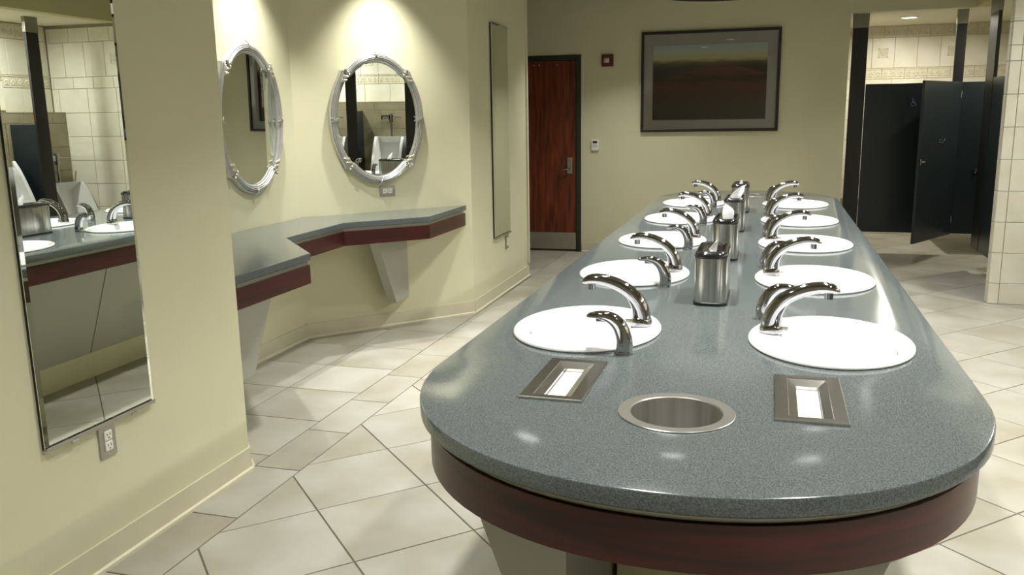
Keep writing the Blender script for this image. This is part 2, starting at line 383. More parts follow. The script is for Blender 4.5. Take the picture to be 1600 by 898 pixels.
# floor with its tiles
floor = struct(MB().box(-4.35, YF-.15, -.08, XR+.1, YB+.15, -.004).build('floor', M['grout']))
G = .0032
tiles = []
def add_tile(poly):
    if area(poly) > .002:
        cx = sum(p[0] for p in poly)/len(poly); cy = sum(p[1] for p in poly)/len(poly)
        tiles.append((cx, cy, poly))
S = .4555
for k in range(-10, 15):                                # narrow border course beside the left wall
    y0 = 2.58+S*k
    if y0+S > YF and y0 < 9.12: add_tile([(-2.10+G, y0+G), (-1.88-G, y0+G), (-1.88-G, y0+S-G), (-2.10+G, y0+S-G)])
for k in range(-3, 8):                                  # square tiles in the recess
    for c in range(2):
        x1 = -2.10-.445*c; x0 = x1-.445; y0 = 3.605+.4515*k
        p = [(x0+G, y0+G), (x1-G, y0+G), (x1-G, y0+.4515-G), (x0+G, y0+.4515-G)]
        for a, b in ((P_NE, P_NI), (P_FI, P_FE)):
            d = Vector(b)-Vector(a); nx, ny = -d.y, d.x; p = clip(p, nx, ny, nx*a[0]+ny*a[1]-.001) if p else p
        if len(p) > 2: add_tile(p)
for k in range(0, 4):                                   # corridor to the door
    for c in range(5):
        x1 = -2.10-.445*c; x0 = x1-.445; y0 = 7.65+.4515*k
        p = clip([(x0+G, y0+G), (x1-G, y0+G), (x1-G, y0+.4515-G), (x0+G, y0+.4515-G)], 0, 1, 9.25)
        if len(p) > 2: add_tile(p)
D = .6385                                               # diagonal field
for i in range(-12, 26):
    for j in range(-12, 26):
        s0, s1, t0, t1 = 1.10+D*i, 1.10+D*(i+1), 3.70+D*j, 3.70+D*(j+1); g = G*1.414
        p = [((s-t)/2, (s+t)/2) for s, t in ((s0+g, t0+g), (s1-g, t0+g), (s1-g, t1-g), (s0+g, t1-g))]
        p = clip(clip(clip(clip(p, -1, 0, 1.88-G), 1, 0, XR), 0, -1, -YF), 0, 1, YB) if True else p
        if len(p) > 2: add_tile(p)
def near(t): return (0 if t[1] > 1.3 else 50)+math.hypot(t[0], t[1])
tiles.sort(key=near)
cache = {}; rest = MB()
for n, (cx, cy, poly) in enumerate(tiles):
    loc = [(round(p[0]-cx, 4), round(p[1]-cy, 4)) for p in poly]
    if n < 298:
        key = tuple(loc)
        if key not in cache: cache[key] = MB().prism(loc, -.010, 0, bev=.0012).mesh('floor_tile', M['floor_tile'])
        link('floor_tile', cache[key], floor, (cx, cy, 0))
    else: rest.prism(poly, -.010, 0, bev=.0012)
tag(rest.build('floor_tiles_beyond', M['floor_tile'], floor), kind='stuff')

# ------------------------------------------------------------------ wall tiles
WT = {}
def wtile_mesh(w, h, kind, matname):
    key = (round(w, 3), round(h, 3), kind, matname)
    if key in WT: return WT[key]
    g = .0017; mb = MB(); y = -.006
    rings = [[(g, 0, g), (w-g, 0, g), (w-g, 0, h-g), (g, 0, h-g)], [(g, y+.002, g), (w-g, y+.002, g), (w-g, y+.002, h-g), (g, y+.002, h-g)],
             [(g+.002, y, g+.002), (w-g-.002, y, g+.002), (w-g-.002, y, h-g-.002), (g+.002, y, h-g-.002)]]
    mb.loft(rings, (False, True))
    mm = M[matname]
    if kind == 'listello':
        mb.box(g, y-.006, h-.014, w-g, y, h-g); mb.box(g, y-.004, g, w-g, y, .013)
        for k in range(3):
            cx = w*(k+.5)/3
            for q in range(5):
                a = math.radians(-70+35*q); mb.ball((cx+.022*math.sin(a), y, h*.38+.026*math.cos(a)), .0065, .006, .011, 6, 4)
            mb.ball((cx, y, h*.36), .010, .007, .012, 8, 4)
            mb.tube([(cx-.034, y, h*.25), (cx-.02, y-.003, h*.2), (cx, y-.003, h*.26), (cx+.02, y-.003, h*.2), (cx+.034, y, h*.25)], .003, 5)
        mm = M['deco']
    WT[key] = mb.mesh('wall_tile', mm); return WT[key]
deco_mesh = None
def deco_insert():
    global deco_mesh
    if deco_mesh is None:
        mb = MB(); s = .052
        for a in range(4): mb.box(-s, -.006, s-.010, s, 0, s, mtx=Matrix.Rotation(a*PI/2, 4, 'Y'))
        mb.box(-s, -.002, -s, s, 0, s)
        mb.ball((0, -.002, 0), .011, .006, .011, 8, 4)
        for q in range(8):
            a = q*PI/4; mb.ball((.026*math.cos(a), -.002, .026*math.sin(a)), .009, .005, .009, 6, 4)
        deco_mesh = mb.mesh('relief_insert', M['deco'])
    return deco_mesh
def tile_wall(parent, org, ang, u0, u1, rows):
    """rows: (z0, z1, pitch, phase, kind, material). Tiles face local -Y of a frame at org turned by ang."""
    ca, sa = math.cos(ang), math.sin(ang)
    for (z0, z1, pitch, phase, kind, mn) in rows:
        k = math.floor((u0-phase)/pitch); 
        while phase+k*pitch < u1-.004:
            a = max(u0, phase+k*pitch); b = min(u1, phase+(k+1)*pitch)
            if b-a > .012:
                o = link('wall_tile', wtile_mesh(b-a, z1-z0, 'listello' if kind == 'listello' and b-a > .15 else 'plain', mn), parent, (org[0]+a*ca, org[1]+a*sa, z0), ang)
                if kind == 'deco' and k % 3 == 0 and b-a > .2:
                    c = (a+b)/2; link('relief_insert', deco_insert(), parent, (org[0]+c*ca+.006*sa, org[1]+c*sa-.006*ca, (z0+z1)/2), ang)
            k += 1
H = .2355
def low_rows(mn, ztop, pitch=.352, phase=0, n=8):
    r = []; z = ztop
    while z > .02:
        z0 = max(0.0, z-H)
        if z0 < .03: z0 = 0.0
        r.append((z0, z, pitch, phase, 'plain', mn)); z = z0
    return r
# far wall behind the stalls
wsb = struct(MB().box(.55, YB, 0, XR+.1, YB+.1, TCEIL+.05).build('wall_stall_back', M['wgrout']))
tile_wall(wsb, (0, YB), 0, .69, 2.93, [(2.30, TCEIL, .245, 1.22, 'listello', 'wall_tile'), (1.955, 2.30, .245, 1.10, 'deco', 'wall_tile'), (1.83, 1.955, .245, 1.22, 'listello', 'wall_tile'),
          (1.595, 1.83, .352, .98, 'plain', 'wall_tile'), (.14, .335, .352, .98, 'plain', 'wall_tile'), (0, .14, .352, .98, 'plain', 'wall_tile')]+low_rows('wall_tile', 1.595, phase=.98)[:-2])
# tiled end wall between the wash area and the stalls
wp = struct(MB().box(1.653, 7.224, 0, XR, 7.305, TCEIL).build('wall_pillar', M['wgrout']))
struct(MB().box(1.645, 7.216, 2.40, 1.79, 7.31, CEIL).build('trim_pillar_top', M['soffit']))
pr = [(0, .16), (.16, .395), (.395, .63), (.63, .865), (.865, 1.10), (1.10, 1.337), (1.337, 1.574), (1.574, 1.812), (1.812, 1.924), (1.924, 2.09), (2.09, 2.262), (2.262, 2.40)]
tile_wall(wp, (0, 7.222), 0, 1.647, 1.723, [(a, b, 1, 1.5, 'plain', 'wall_tile') for a, b in pr])
tile_wall(wp, (1.6515, 0), -PI/2, -7.305, -7.222, [(a, b, 1, -8, 'plain', 'wall_tile') for a, b in pr])
tile_wall(wp, (0, 7.222), 0, 1.723, 2.86, [(a, b, .352, 1.723, 'plain', 'wall_tile') for a, b in pr[:8]]+[(1.812, 1.924, .245, 1.85, 'plain', 'wall_tile')])
tile_wall(wp, (0, 7.222), 0, 1.723, 1.90, [(1.924, 2.09, 1, 1.723, 'plain', 'wall_tile'), (2.09, 2.262, 1, 1.723, 'plain', 'wall_tile')])
tile_wall(wp, (0, 7.222), 0, 1.90, 2.86, [(1.924, 2.262, .245, 1.93, 'deco', 'wall_tile'), (2.262, 2.40, .245, 1.85, 'plain', 'wall_tile')])
tile_wall(wp, (0, 7.307), PI, -2.9, -1.653, [(a, b, .352, -3.2, 'plain', 'wall_tile') for a, b in pr])
# urinal wall: upper wall and the thicker plumbing ledge in front of it
wr = struct(MB().box(2.878, YF, 1.5, XR+.1, 7.224, TCEIL).build('wall_right', M['wgrout']))
tile_wall(wr, (2.876, 0), -PI/2, -7.216, 1.8, [(1.585, 1.82, .352, -7.216, 'plain', 'wall_tile'), (1.82, 1.94, .245, -7.216, 'listello', 'wall_tile'),
          (1.94, 2.28, .245, -7.216, 'deco', 'wall_tile'), (2.28, TCEIL-.005, .245, -7.1, 'listello', 'wall_tile')])
wc = struct(MB().box(2.728, YF, 0, XR, 7.216, 1.572).build('wall_right_ledge', M['wgrout']))
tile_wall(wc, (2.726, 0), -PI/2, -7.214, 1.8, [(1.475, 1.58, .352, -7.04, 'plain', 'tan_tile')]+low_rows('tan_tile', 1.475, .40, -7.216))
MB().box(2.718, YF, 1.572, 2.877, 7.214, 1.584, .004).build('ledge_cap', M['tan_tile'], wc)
struct(MB().box(XR, 7.216, 0, XR+.1, YB+.1, TCEIL).build('wall_stall_right', M['wall_tile']))

# ------------------------------------------------------------------ back wall: door, picture, small devices
def door():
    d = struct(MB().box(DU0+.003, .030, .012, DU1-.003, .074, DH-.004, .002).build('door_1', M['doorwood'], loc=(BW[0], BW[1], 0), rotz=BR))
    f = MB(); x0, x1 = DU0, DU1
    f.box(x1, -.012, 0, .022, .15, DH+.052, .003); f.box(x0-.05, -.012, 0, x0, .15, DH+.052, .003); f.box(x0, -.012, DH, x1, .15, DH+.052, .003)
    f.build('door_frame', M['darkframe'], d)
    k = MB().box(DU0+.02, .027, .02, DU1-.015, .030, .205, .001).build('kick_plate', M['steelh'], d)
    s = MB()
    for x in (DU0+.05, -.52, -.32, DU1-.04):
        for z in (.035, .19): s.cyl((0, 0), .004, 0, .002, 8, Matrix.Translation((x, .027, z)) @ Matrix.Rotation(PI/2, 4, 'X'))
    tag(s.build('screws', M['steelh'], k), kind='stuff')
    pl = MB().box(-.137, .018, .848, -.080, .030, 1.025, .004).build('lock_plate', M['steelh'], d)
    l = MB(); l.cyl((0, 0), .013, 0, .035, 14, Matrix.Translation((-.108, .018, .90)) @ Matrix.Rotation(PI/2, 4, 'X'))
    l.tube([(-.108, -.017, .90), (-.135, -.024, .902), (-.165, -.026, .902), (-.20, -.018, .896)], [.011, .011, .010, .008], 10)
    l.build('lever_handle', M['chrome'], pl, 40)
    c = MB(); c.cyl((0, 0), .008, 0, .008, 12, Matrix.Translation((-.108, .020, .985)) @ Matrix.Rotation(PI/2, 4, 'X')); c.build('lock_cylinder', M['chrome'], pl, 40)
    h = MB()
    for x in (-.50, -.44, -.245): h.cyl((0, 0), .008, 0, .006, 10, Matrix.Translation((x, .030, 2.0)) @ Matrix.Rotation(PI/2, 4, 'X'))
    tag(h.build('through_bolts', M['steelh'], d), kind='stuff')
    MB().box(DU0, .02, 0, DU1, .14, .010).build('threshold', M['darkframe'], d)
door()
def framed_picture():
    W, Hh = 1.375, 1.006; c = bwpt(1.3435, -.004)
    t = thing('framed_picture', 'large dark-framed landscape print of a reddish hill, behind glass on the back wall', 'picture', (c[0], c[1], 1.286), BR)
    for nm, (x0, z0, x1, z1) in (('top', (-W/2, Hh-.028, W/2, Hh)), ('bottom', (-W/2, 0, W/2, .028)), ('left', (-W/2, .028, -W/2+.028, Hh-.028)), ('right', (W/2-.028, .028, W/2, Hh-.028))):
        MB().box(x0, -.034, z0, x1, 0, z1, .003).build('frame_rail', M['pframe'], t)
    mb = MB(); a = (-W/2+.026, .026, W/2-.026, Hh-.026); b = (-.572, .117, .566, .872)
    R = [[(q[0], -.012, q[1]), (q[2], -.012, q[1]), (q[2], -.012, q[3]), (q[0], -.012, q[3])] for q in (a, b)]
    R.append([(b[0]+.004, -.008, b[1]+.004), (b[2]-.004, -.008, b[1]+.004), (b[2]-.004, -.008, b[3]-.004), (b[0]+.004, -.008, b[3]-.004)])
    mb.loft(R, (False, False)); mb.build('mat_board', M['mat_board'], t)
    MB().box(-.58, -.008, .11, .575, -.004, .88).build('print', M['art'], t)
    MB().box(-W/2+.026, -.020, .026, W/2-.026, -.018, Hh-.026).build('glass_pane', M['glass'], t)
framed_picture()
def strobe():
    c = bwpt(.305)
    t = thing('fire_alarm_strobe', 'square dark red fire alarm strobe on the wall right of the wooden door', 'alarm', (c[0], c[1], 2.024), BR)
    MB().box(-.060, -.040, -.060, .060, -.001, .060, .006).build('housing', M['red'], t)
    mb = MB(); mb.ball((-.008, -.042, .004), .022, .016, .018, 14, 8); mb.box(-.036, -.046, -.022, .020, -.040, .026, .004); mb.build('strobe_lens', M['greyp'], t, 40)
strobe()
def thermostat():
    c = bwpt(.175)
    t = thing('thermostat', 'small white wall thermostat with a dark display, between door and picture', 'thermostat', (c[0], c[1], 1.157), BR)
    MB().box(-.041, -.024, -.058, .041, -.001, .058, .005).build('case', M['whitep'], t)
    MB().box(-.024, -.0265, .018, .024, -.023, .042, .001).build('display', M['void'], t)
    for i in range(3):
        for j in range(2): MB().box(-.024+.018*i, -.0265, -.006-.016*j, -.012+.018*i, -.023, .004-.016*j, .001).build('button', M['greyp'], t)
thermostat()

# ------------------------------------------------------------------ outlets
def outlet(label, loc, rotz, horizontal=False, plate='steelh', w=.075, h=.115):
    t = thing('wall_outlet', label, 'outlet', loc, rotz)
    R = Matrix.Rotation(PI/2, 4, 'Y') if horizontal else Matrix.Identity(4)
    MB().box(-w/2, -.006, -h/2, w/2, -.0005, h/2, .002, R).build('cover_plate', M[plate], t)
    for s in (-1, 1):
        r = MB().box(-.017, -.011, s*.0185-.0165, .017, -.004, s*.0185+.0165, .003, R).build('receptacle', M['whitep'], t)
        k = MB(); z = s*.0185
        k.box(-.008, -.0115, z-.001, -.0055, -.0105, z+.008, 0, R); k.box(.0055, -.0115, z-.001, .008, -.0105, z+.008, 0, R)
        k.cyl((0, 0), .0028, -.0005, .0008, 8, R @ Matrix.Translation((0, -.0108, z-.008)) @ Matrix.Rotation(PI/2, 4, 'X'))
        tag(k.build('slots', M['void'], r), kind='stuff')
    s_ = MB()
    for z in (-h/2+.009, h/2-.009): s_.cyl((0, 0), .003, 0, .001, 8, R @ Matrix.Translation((0, -.006, z)) @ Matrix.Rotation(PI/2, 4, 'X'))
    tag(s_.build('screws', M['steelplate'], t), kind='stuff')
outlet('outlet with steel plate below the nearest tall mirror on the left wall', (-2.099, 2.212, .432), PI/2)
outlet('outlet below the far narrow mirror near the wooden door', (-2.123, 6.915, .425), PI/2, w=.07, h=.11)
FN = Vector((.7406, -.6719)); FD = Vector((.6719, .7406)); FA = math.atan2(FD.y, FD.x)
outlet('horizontal outlet plate on the wall just below the fully visible oval mirror', (-2.572, 5.532, .975), FA, True)

# ------------------------------------------------------------------ mirrors
def tall_mirror(label, x, y0, y1, z0, z1, turn=0):
    t = thing('wall_mirror', label, 'mirror', (x, (y0+y1)/2, z0), PI/2+turn)
    w = (y1-y0)/2; h = z1-z0; b = .014
    mb = MB(); R = [[(-a, y, c), (a, y, c), (a, y, d), (-a, y, d)] for a, y, c, d in ((w, -.012, 0, h), (w, -.015, 0, h), (w-b, -.018, b, h-b))]
    mb.loft(R, (False, True)); mb.build('mirror_glass', M['mirror'], t)
    MB().box(-w+.002, -.012, .002, w-.002, -.001, h-.002).build('backing_board', M['blackm'], t)
    c = MB(); c.box(-w, -.022, -.006, w, -.001, -.0005, .001); c.box(-w, -.023, -.006, w, -.0205, .008, .0005); c.build('bottom_channel', M['steelplate'], t)
    for s in (-.55, .55): MB().box(w*s-.012, -.026, -.011, w*s+.012, -.018, -.004, .001).build('clip', M['steelplate'], t)
tall_mirror('tall frameless mirror on the near left wall, reflecting the sinks', -2.10, 1.950, 2.437, .497, 2.19)
tall_mirror('narrow tall frameless mirror on the far left wall beside the door corner', -2.1245, 6.545, 6.995, .503, 2.19, .0093)

def oval_mirror(label, loc, rotz):
    t = thing('oval_mirror', label, 'mirror', loc, rotz); t.rotation_euler = (.0, 0, rotz)
    A, B = .306, .422
    def outline(k, dr, N=96):
        out = []
        for i in range(N):
            a = 2*PI*i/N; ca, sa = math.cos(a), math.sin(a)
            rr = 1/math.sqrt((ca/A)**2+(sa/B)**2)
            e = abs(math.atan2(abs(rr*sa), abs(rr*ca)))      # 0 side .. pi/2 top
            bump = .011*math.exp(-((e-.93)/.055)**2)         # ear where the side piece meets the cap
            cap = -.012 if e > .98 else 0
            sm = 1/(1+math.exp(-(e-.965)/.02))
            off = .010*(1-sm)-.010*sm+bump
            r = rr+off+dr
            out.append((r*ca, k, r*sa))
        return out
    glass = MB(); rg = outline(-.020, -.022); glass.loft([rg, [(p[0]*.97, p[1]-.002, p[2]*.97) for p in rg]], (True, True)); glass.build('mirror_glass', M['mirror'], t)
    fr = MB(); prof = [(-.026, -.012), (-.026, -.030)]
    ridges = 5; w0, w1 = -.022, .024
    for q in range(ridges):
        cx = w0+(w1-w0)*(q+.5)/ridges; hw = (w1-w0)/ridges/2; top = -.028-.013*math.sin(PI*(q+.5)/ridges)
        for s in range(5):
            a = PI*s/4; prof.append((cx-hw*math.cos(a)*.96, top-.0062*math.sin(a)))
    prof += [(.027, -.024), (.027, -.001), (-.026, -.001)]
    R = [outline(k, dr) for dr, k in prof]; R.append(R[0]); fr.loft(R, (False, False)); fr.build('frame', M['silver'], t, 50)
    def at(a, dr=0):
        ca, sa = math.cos(a), math.sin(a); rr = 1/math.sqrt((ca/A)**2+(sa/B)**2)+dr; return Vector((rr*ca, -.046, rr*sa))
    for a in (0, PI/2, PI, 3*PI/2):                          # crossed ribbons
        r = MB(); c = at(a, .004); tx = Vector((-math.sin(a), 0, math.cos(a))); nx = Vector((math.cos(a), 0, math.sin(a)))
        for s in (-1, 1):
            pts = [c+tx*(s*u*.017)+nx*(u*.029)+Vector((0, .012*abs(u)**2*1.2-.004, 0)) for u in (-1, -.5, 0, .5, 1)]
            r.tube(pts, .0035, 6)
        r.build('ribbon', M['silver'], t, 60)
    for sx in (-1, 1):
        for sz in (-1, 1):                                   # leaf sprays at the four joints
            r = MB(); e = .93; a0 = math.atan2(math.sin(e)*sz, math.cos(e)*sx)
            for q in range(6):
                a = a0+(-.012*q*sx*sz)*2.2; c = at(a, -.016+.011*(q % 3)+.002)
                m = Matrix.Translation(c) @ Matrix.Rotation(-a-.4*(q % 3-1), 4, 'Y')
                r.ball((0, 0, 0), .0065, .006, .016, 8, 6, m)
            for q in range(3):
                a = a0+sx*sz*.05; c = at(a, -.018+.020*q); r.ball(c, .010, .008, .010, 8, 5)
            r.build('leaf_spray', M['gilt'], t, 60)
    return t
m1 = oval_mirror('silver oval mirror left of its twin, partly hidden by the near wall corner', (-2.999, 4.525, 1.480), PI/2)
m2 = oval_mirror('silver oval mirror above the wall outlet, reflecting the urinals', (-2.612, 5.487, 1.468), FA)
for m_ in (m1, m2):
    m_.rotation_mode = 'XYZ'
    e = Matrix.Rotation(m_.rotation_euler.z, 4, 'Z') @ Matrix.Rotation(.0096, 4, 'X'); m_.rotation_euler = e.to_euler()
    m_.location.x += .004*math.sin(m_.rotation_euler.z) if False else .003

# ------------------------------------------------------------------ wall counter in the recess
def wall_counter():
    t = thing('wall_counter', 'grey notched counter with mahogany apron along the recess under the oval mirrors', 'counter', (0, 0, 0))
    g = .003
    P = [(-2.15, 5.985), (-2.15, 5.27), (-2.567, 4.86), (-2.567, 4.175), (-2.148, 3.70), (-2.148, 3.062), (-2.995, 3.975), (-2.995, 5.055)][::-1]
    Z = .832
    n = len(P); ar = sum(P[i][0]*P[(i+1)%n][1]-P[(i+1)%n][0]*P[i][1] for i in range(n))
    if ar < 0: P = P[::-1]
    holed_slab(P, [], Z-.038, Z, .004).build('countertop', M['counter'], t)
    MB().prism(inset(P, .014), Z-.058, Z-.038).build('reveal_strip', M['silver_plastic'], t)
    F = [(-2.155, 5.98), (-2.155, 5.272), (-2.572, 4.862), (-2.572, 4.173), (-2.153, 3.698), (-2.153, 3.07)]
    inn = [(-2.175, 5.955), (-2.175, 5.28), (-2.592, 4.87), (-2.592, 4.165), (-2.173, 3.69), (-2.173, 3.09)]
    for i in range(5): MB().prism([F[i], F[i+1], inn[i+1], inn[i]], Z-.150, Z-.058).build('apron_board', M['mahogany'], t)
    for sgn in (1, -1):
        Y = lambda y: 4.53+sgn*(y-4.53)
        prof = [(Y(5.13), .773), (Y(5.11), .773)]
        poly = [(Y(5.62), .20), (Y(5.41), .20), (Y(5.10), .77), (Y(5.62), .77)]
        x0, x1 = -2.548, -2.482; mb = MB()
        yw = lambda x: Y(5.635+(x+2.482)*1.10)-sgn*.004
        R = [[(x, (y if abs(y-Y(5.62)) > .001 else yw(x)), z) for y, z in poly] for x in (x0, x1)]
        mb.loft(R, (True, True)); mb.build('support_bracket', M['laminate'], t)
wall_counter()

# ------------------------------------------------------------------ the island
AX, ZT = -.160, .86                     # long axis and top height
HW, YN, YFAR = .632, 1.985, 6.49
def stadium(d=0, n=40):
    a = HW-d; b = .645-d; out = []
    for i in range(n+1):
        th = PI+PI*i/n; c, s = math.cos(th), math.sin(th)
        out.append((AX+a*math.copysign(abs(c)**.96, c), YN+b*math.copysign(abs(s)**.96, s)))
    for i in range(n+1):
        th = PI*i/n; c, s = math.cos(th), math.sin(th)
        out.append((AX+a*math.copysign(abs(c)**.96, c), YFAR+b*math.copysign(abs(s)**.96, s)))
    return out
SINK_Y = [2.408+.914*k for k in range(5)]
SX = .335
def ellipse(cx, cy, a, b, n=48): return [(cx+a*math.cos(2*PI*i/n), cy+b*math.sin(2*PI*i/n)) for i in range(n)]
SA, SB = .214, .271
TOWELS = [(-.446, 1.910), (.103, 1.897), (-.446, 6.57), (.103, 6.57)]
CHUTES = [(-.168, 1.742), (-.150, 6.73)]
def island():
    t = thing('vanity_island', 'long grey round-ended washbasin island with mahogany apron in the room centre', 'counter', (0, 0, 0))
    holes = [ellipse(AX+s*SX, y, SA-.012, SB-.012) for s in (-1, 1) for y in SINK_Y]
    holes += [[(x-.060, y-.140), (x+.060, y-.140), (x+.060, y+.140), (x-.060, y+.140)] for x, y in TOWELS]
    holes += [ellipse(x, y, .098, .098, 40) for x, y in CHUTES]
    holed_slab(stadium(), holes, ZT-.038, ZT, .005).build('countertop', M['counter'], t, 30)
    ring_slab(stadium(.030), stadium(.050), ZT-.058, ZT-.038).build('reveal_strip', M['silver_plastic'], t, 30)
    ring_slab(stadium(.022), stadium(.044), ZT-.152, ZT-.060).build('apron', M['mahogany'], t, 30)
    MB().prism([(-.36, 2.16), (.04, 2.16), (.04, 6.3), (-.36, 6.3)], 0, ZT-.16).build('pedestal_wall', M['paint'], t)
    b = MB(); b.prism([(-.372, 2.148), (.052, 2.148), (.052, 6.312), (-.372, 6.312)], 0, .15); b.build('pedestal_base', M['base'], t)
    for s in (-1, 1):
        for y0, y1 in ((1.60, 3.93), (3.938, 6.86)):
            poly = [(AX+s*.214, .152), (AX+s*.228, .152), (AX+s*.425, .706), (AX+s*.214, .706)]
            R = [[(x, y, z) for x, z in poly] for y in (y0, y1)]
            MB().loft(R, (True, True)).build('support_panel', M['laminate'], t)
island()

# sinks
ORD = ['nearest', 'second', 'third', 'fourth', 'farthest']
def sink(label, loc, rotz):
    t = thing('sink', label, 'sink', loc, rotz, None)
    mb = MB(); n = 56; ox = .030                       # bowl sits toward the user, +x local
    def el(a, b, cx, z): return [(cx+a*math.cos(2*PI*i/n), b*math.sin(2*PI*i/n), z) for i in range(n)]
    R = [el(SA-.004, SB-.004, 0, 0), el(SA, SB, 0, .004), el(SA-.001, SB-.001, 0, .009), el(SA-.007, SB-.007, 0, .0125), el(SA-.016, SB-.016, .001, .012),
         el(.158, .230, ox, .008), el(.152, .222, ox, .002), el(.146, .214, ox, -.015), el(.135, .196, ox, -.06), el(.108, .160, ox, -.105), el(.065, .10, ox, -.132), el(.024, .024, ox, -.138),
         el(.024, .024, ox, -.15), el(.085, .12, ox, -.147), el(.135, .19, ox, -.10), el(.160, .235, ox*.8, -.045), el(SA-.020, SB-.020, 0, -.003), el(SA-.004, SB-.004, 0, 0)]
    mb.loft(R, (False, False)); mb.build('basin', M['porcelain'], t, 50)
    d = MB(); d.lathe([(.0, -.134), (.012, -.1335), (.020, -.1345), (.0235, -.138), (.0235, -.142)], 20, c=(ox, 0)); d.build('drain', M['chrome'], t, 50)
    o = MB(); o.ball((0, 0, 0), .003, .010, .006, 12, 6, Matrix.Translation((ox+.1435, 0, -.022))); o.build('overflow', M['steelplate'], t, 50)
    return t
def catmull(P, k=5):
    out = []; P = [P[0]]+list(P)+[P[-1]]
    for i in range(1, len(P)-2):
        for j in range(k):
            u = j/k; out.append(tuple(.5*((2*b)+(c-a)*u+(2*a-5*b+4*c-d)*u*u+(-a+3*b-3*c+d)*u**3) for a, b, c, d in zip(P[i-1], P[i], P[i+1], P[i+2])))
    out.append(tuple(P[-2])); return out
def swan(path, e=2.6, n=18):
    """path rows: x, z, in-plane half thickness, lateral half width"""
    Q = catmull(path); R = []
    for i, (x, z, a, b) in enumerate(Q):
        p, q = Q[max(i-1, 0)], Q[min(i+1, len(Q)-1)]; t = Vector((q[0]-p[0], q[1]-p[1])).normalized(); nx, nz = -t.y, t.x
        r = []
        for k in range(n):
            th = 2*PI*k/n; c, s = math.cos(th), math.sin(th)
            u = math.copysign(abs(c)**(2/e), c)*a; v = math.copysign(abs(s)**(2/e), s)*b
            r.append((x+nx*u, v, z+nz*u))
        R.append(r)
    return R
def faucet(label, loc, rotz):
    t = thing('faucet', label, 'faucet', loc, rotz)
    b = MB(); b.loft([[(x*k, y*k, z) for x, y in rrect(.060, .052, .022)] for k, z in ((1, 0), (1.03, .004), (1.03, .014), (.93, .022), (.75, .028))], (True, True)); b.build('base', M['chrome'], t, 40)
    s = MB(); s.loft(swan([(-.008, .010, .020, .024), (-.005, .040, .0195, .0225), (.010, .072, .019, .021), (.038, .101, .0185, .020), (.078, .122, .0175, .019), (.118, .132, .0165, .0185), (.150, .132, .0145, .0185), (.168, .126, .0095, .017), (.174, .122, .004, .012)]), (True, True))
    s.build('spout', M['chrome'], t, 60)
    r = MB(); r.loft(swan([(.022, .012, .007, .017), (.0215, .036, .0065, .016), (.026, .060, .006, .015), (.040, .084, .004, .012)]), (True, True)); r.build('spout_rib', M['chrome'], t, 60)
    a = MB(); a.cyl((.148, 0), .0115, .102, .125, 18); a.build('aerator', M['chrome'], t, 40)
    k = MB(); k.cyl((0, 0), .006, 0, .018, 12, Matrix.Translation((.028, 0, .012)) @ Matrix.Rotation(PI/2, 4, 'Y')); k.build('sensor', M['greyp'], t, 40)
    return t
def dispenser(label, loc, rotz):
    t = thing('soap_dispenser', label, 'soap dispenser', loc, rotz)
    b = MB(); b.loft([[(x*k, y*k, z) for x, y in rrect(.044, .036, .010)] for k, z in ((1.04, 0), (1.04, .004), (1, .008))], (True, True)); b.build('base', M['chrome'], t, 40)
    s = MB(); s.loft(swan([(-.001, .004, .0225, .0180), (-.003, .030, .0215, .0180), (.003, .056, .0200, .0175), (.016, .080, .0180, .0170), (.038, .096, .0145, .0170), (.066, .101, .0100, .0165), (.090, .099, .006, .0150), (.097, .097, .003, .011)], 3.2), (True, True)); s.build('body', M['chrome'], t, 60)
    a = MB(); a.loft(swan([(.034, .088, .006, .008), (.052, .089, .0065, .009), (.072, .088, .0055, .008)]), (True, True)); a.build('nozzle', M['chrome'], t, 50)
    return t
proto = None
for side, sg in (('left', -1), ('right', 1)):
    for k, y in enumerate(SINK_Y):
        ls = ['white oval sink nearest the camera in the %s row', 'white oval sink, second from the front in the %s row', 'white oval sink in the middle of the %s row',
              'white oval sink, second from the far end in the %s row', 'white oval sink at the far end of the %s row'][k] % side
        rz = 0 if sg > 0 else PI
        L1 = (AX+sg*SX, y, ZT); L2 = (AX+sg*.182, y+.035, ZT+.011); L3 = (AX+(.162 if sg > 0 else -.190), y+sg*.238, ZT)
        lf = 'chrome arched faucet on the %s' % ls.replace('white oval ', ''); lf = lf.replace('sink nearest the camera in', 'nearest sink of').replace('sink, second from the front in', 'sink second from the front in')
        ld = lf.replace('chrome arched faucet on the', 'chrome soap dispenser beside the')
        if proto is None:
            proto = (sink(ls, L1, rz), faucet(lf, L2, rz), dispenser(ld, L3, rz))
            for q, gname in zip(proto, ('sinks set in the island', 'chrome faucets on the island', 'chrome soap dispensers on the island')): q['group'] = gname
        else:
            for q, L, lab in zip(proto, (L1, L2, L3), (ls, lf, ld)): copy_thing(q, L, rz, lab)

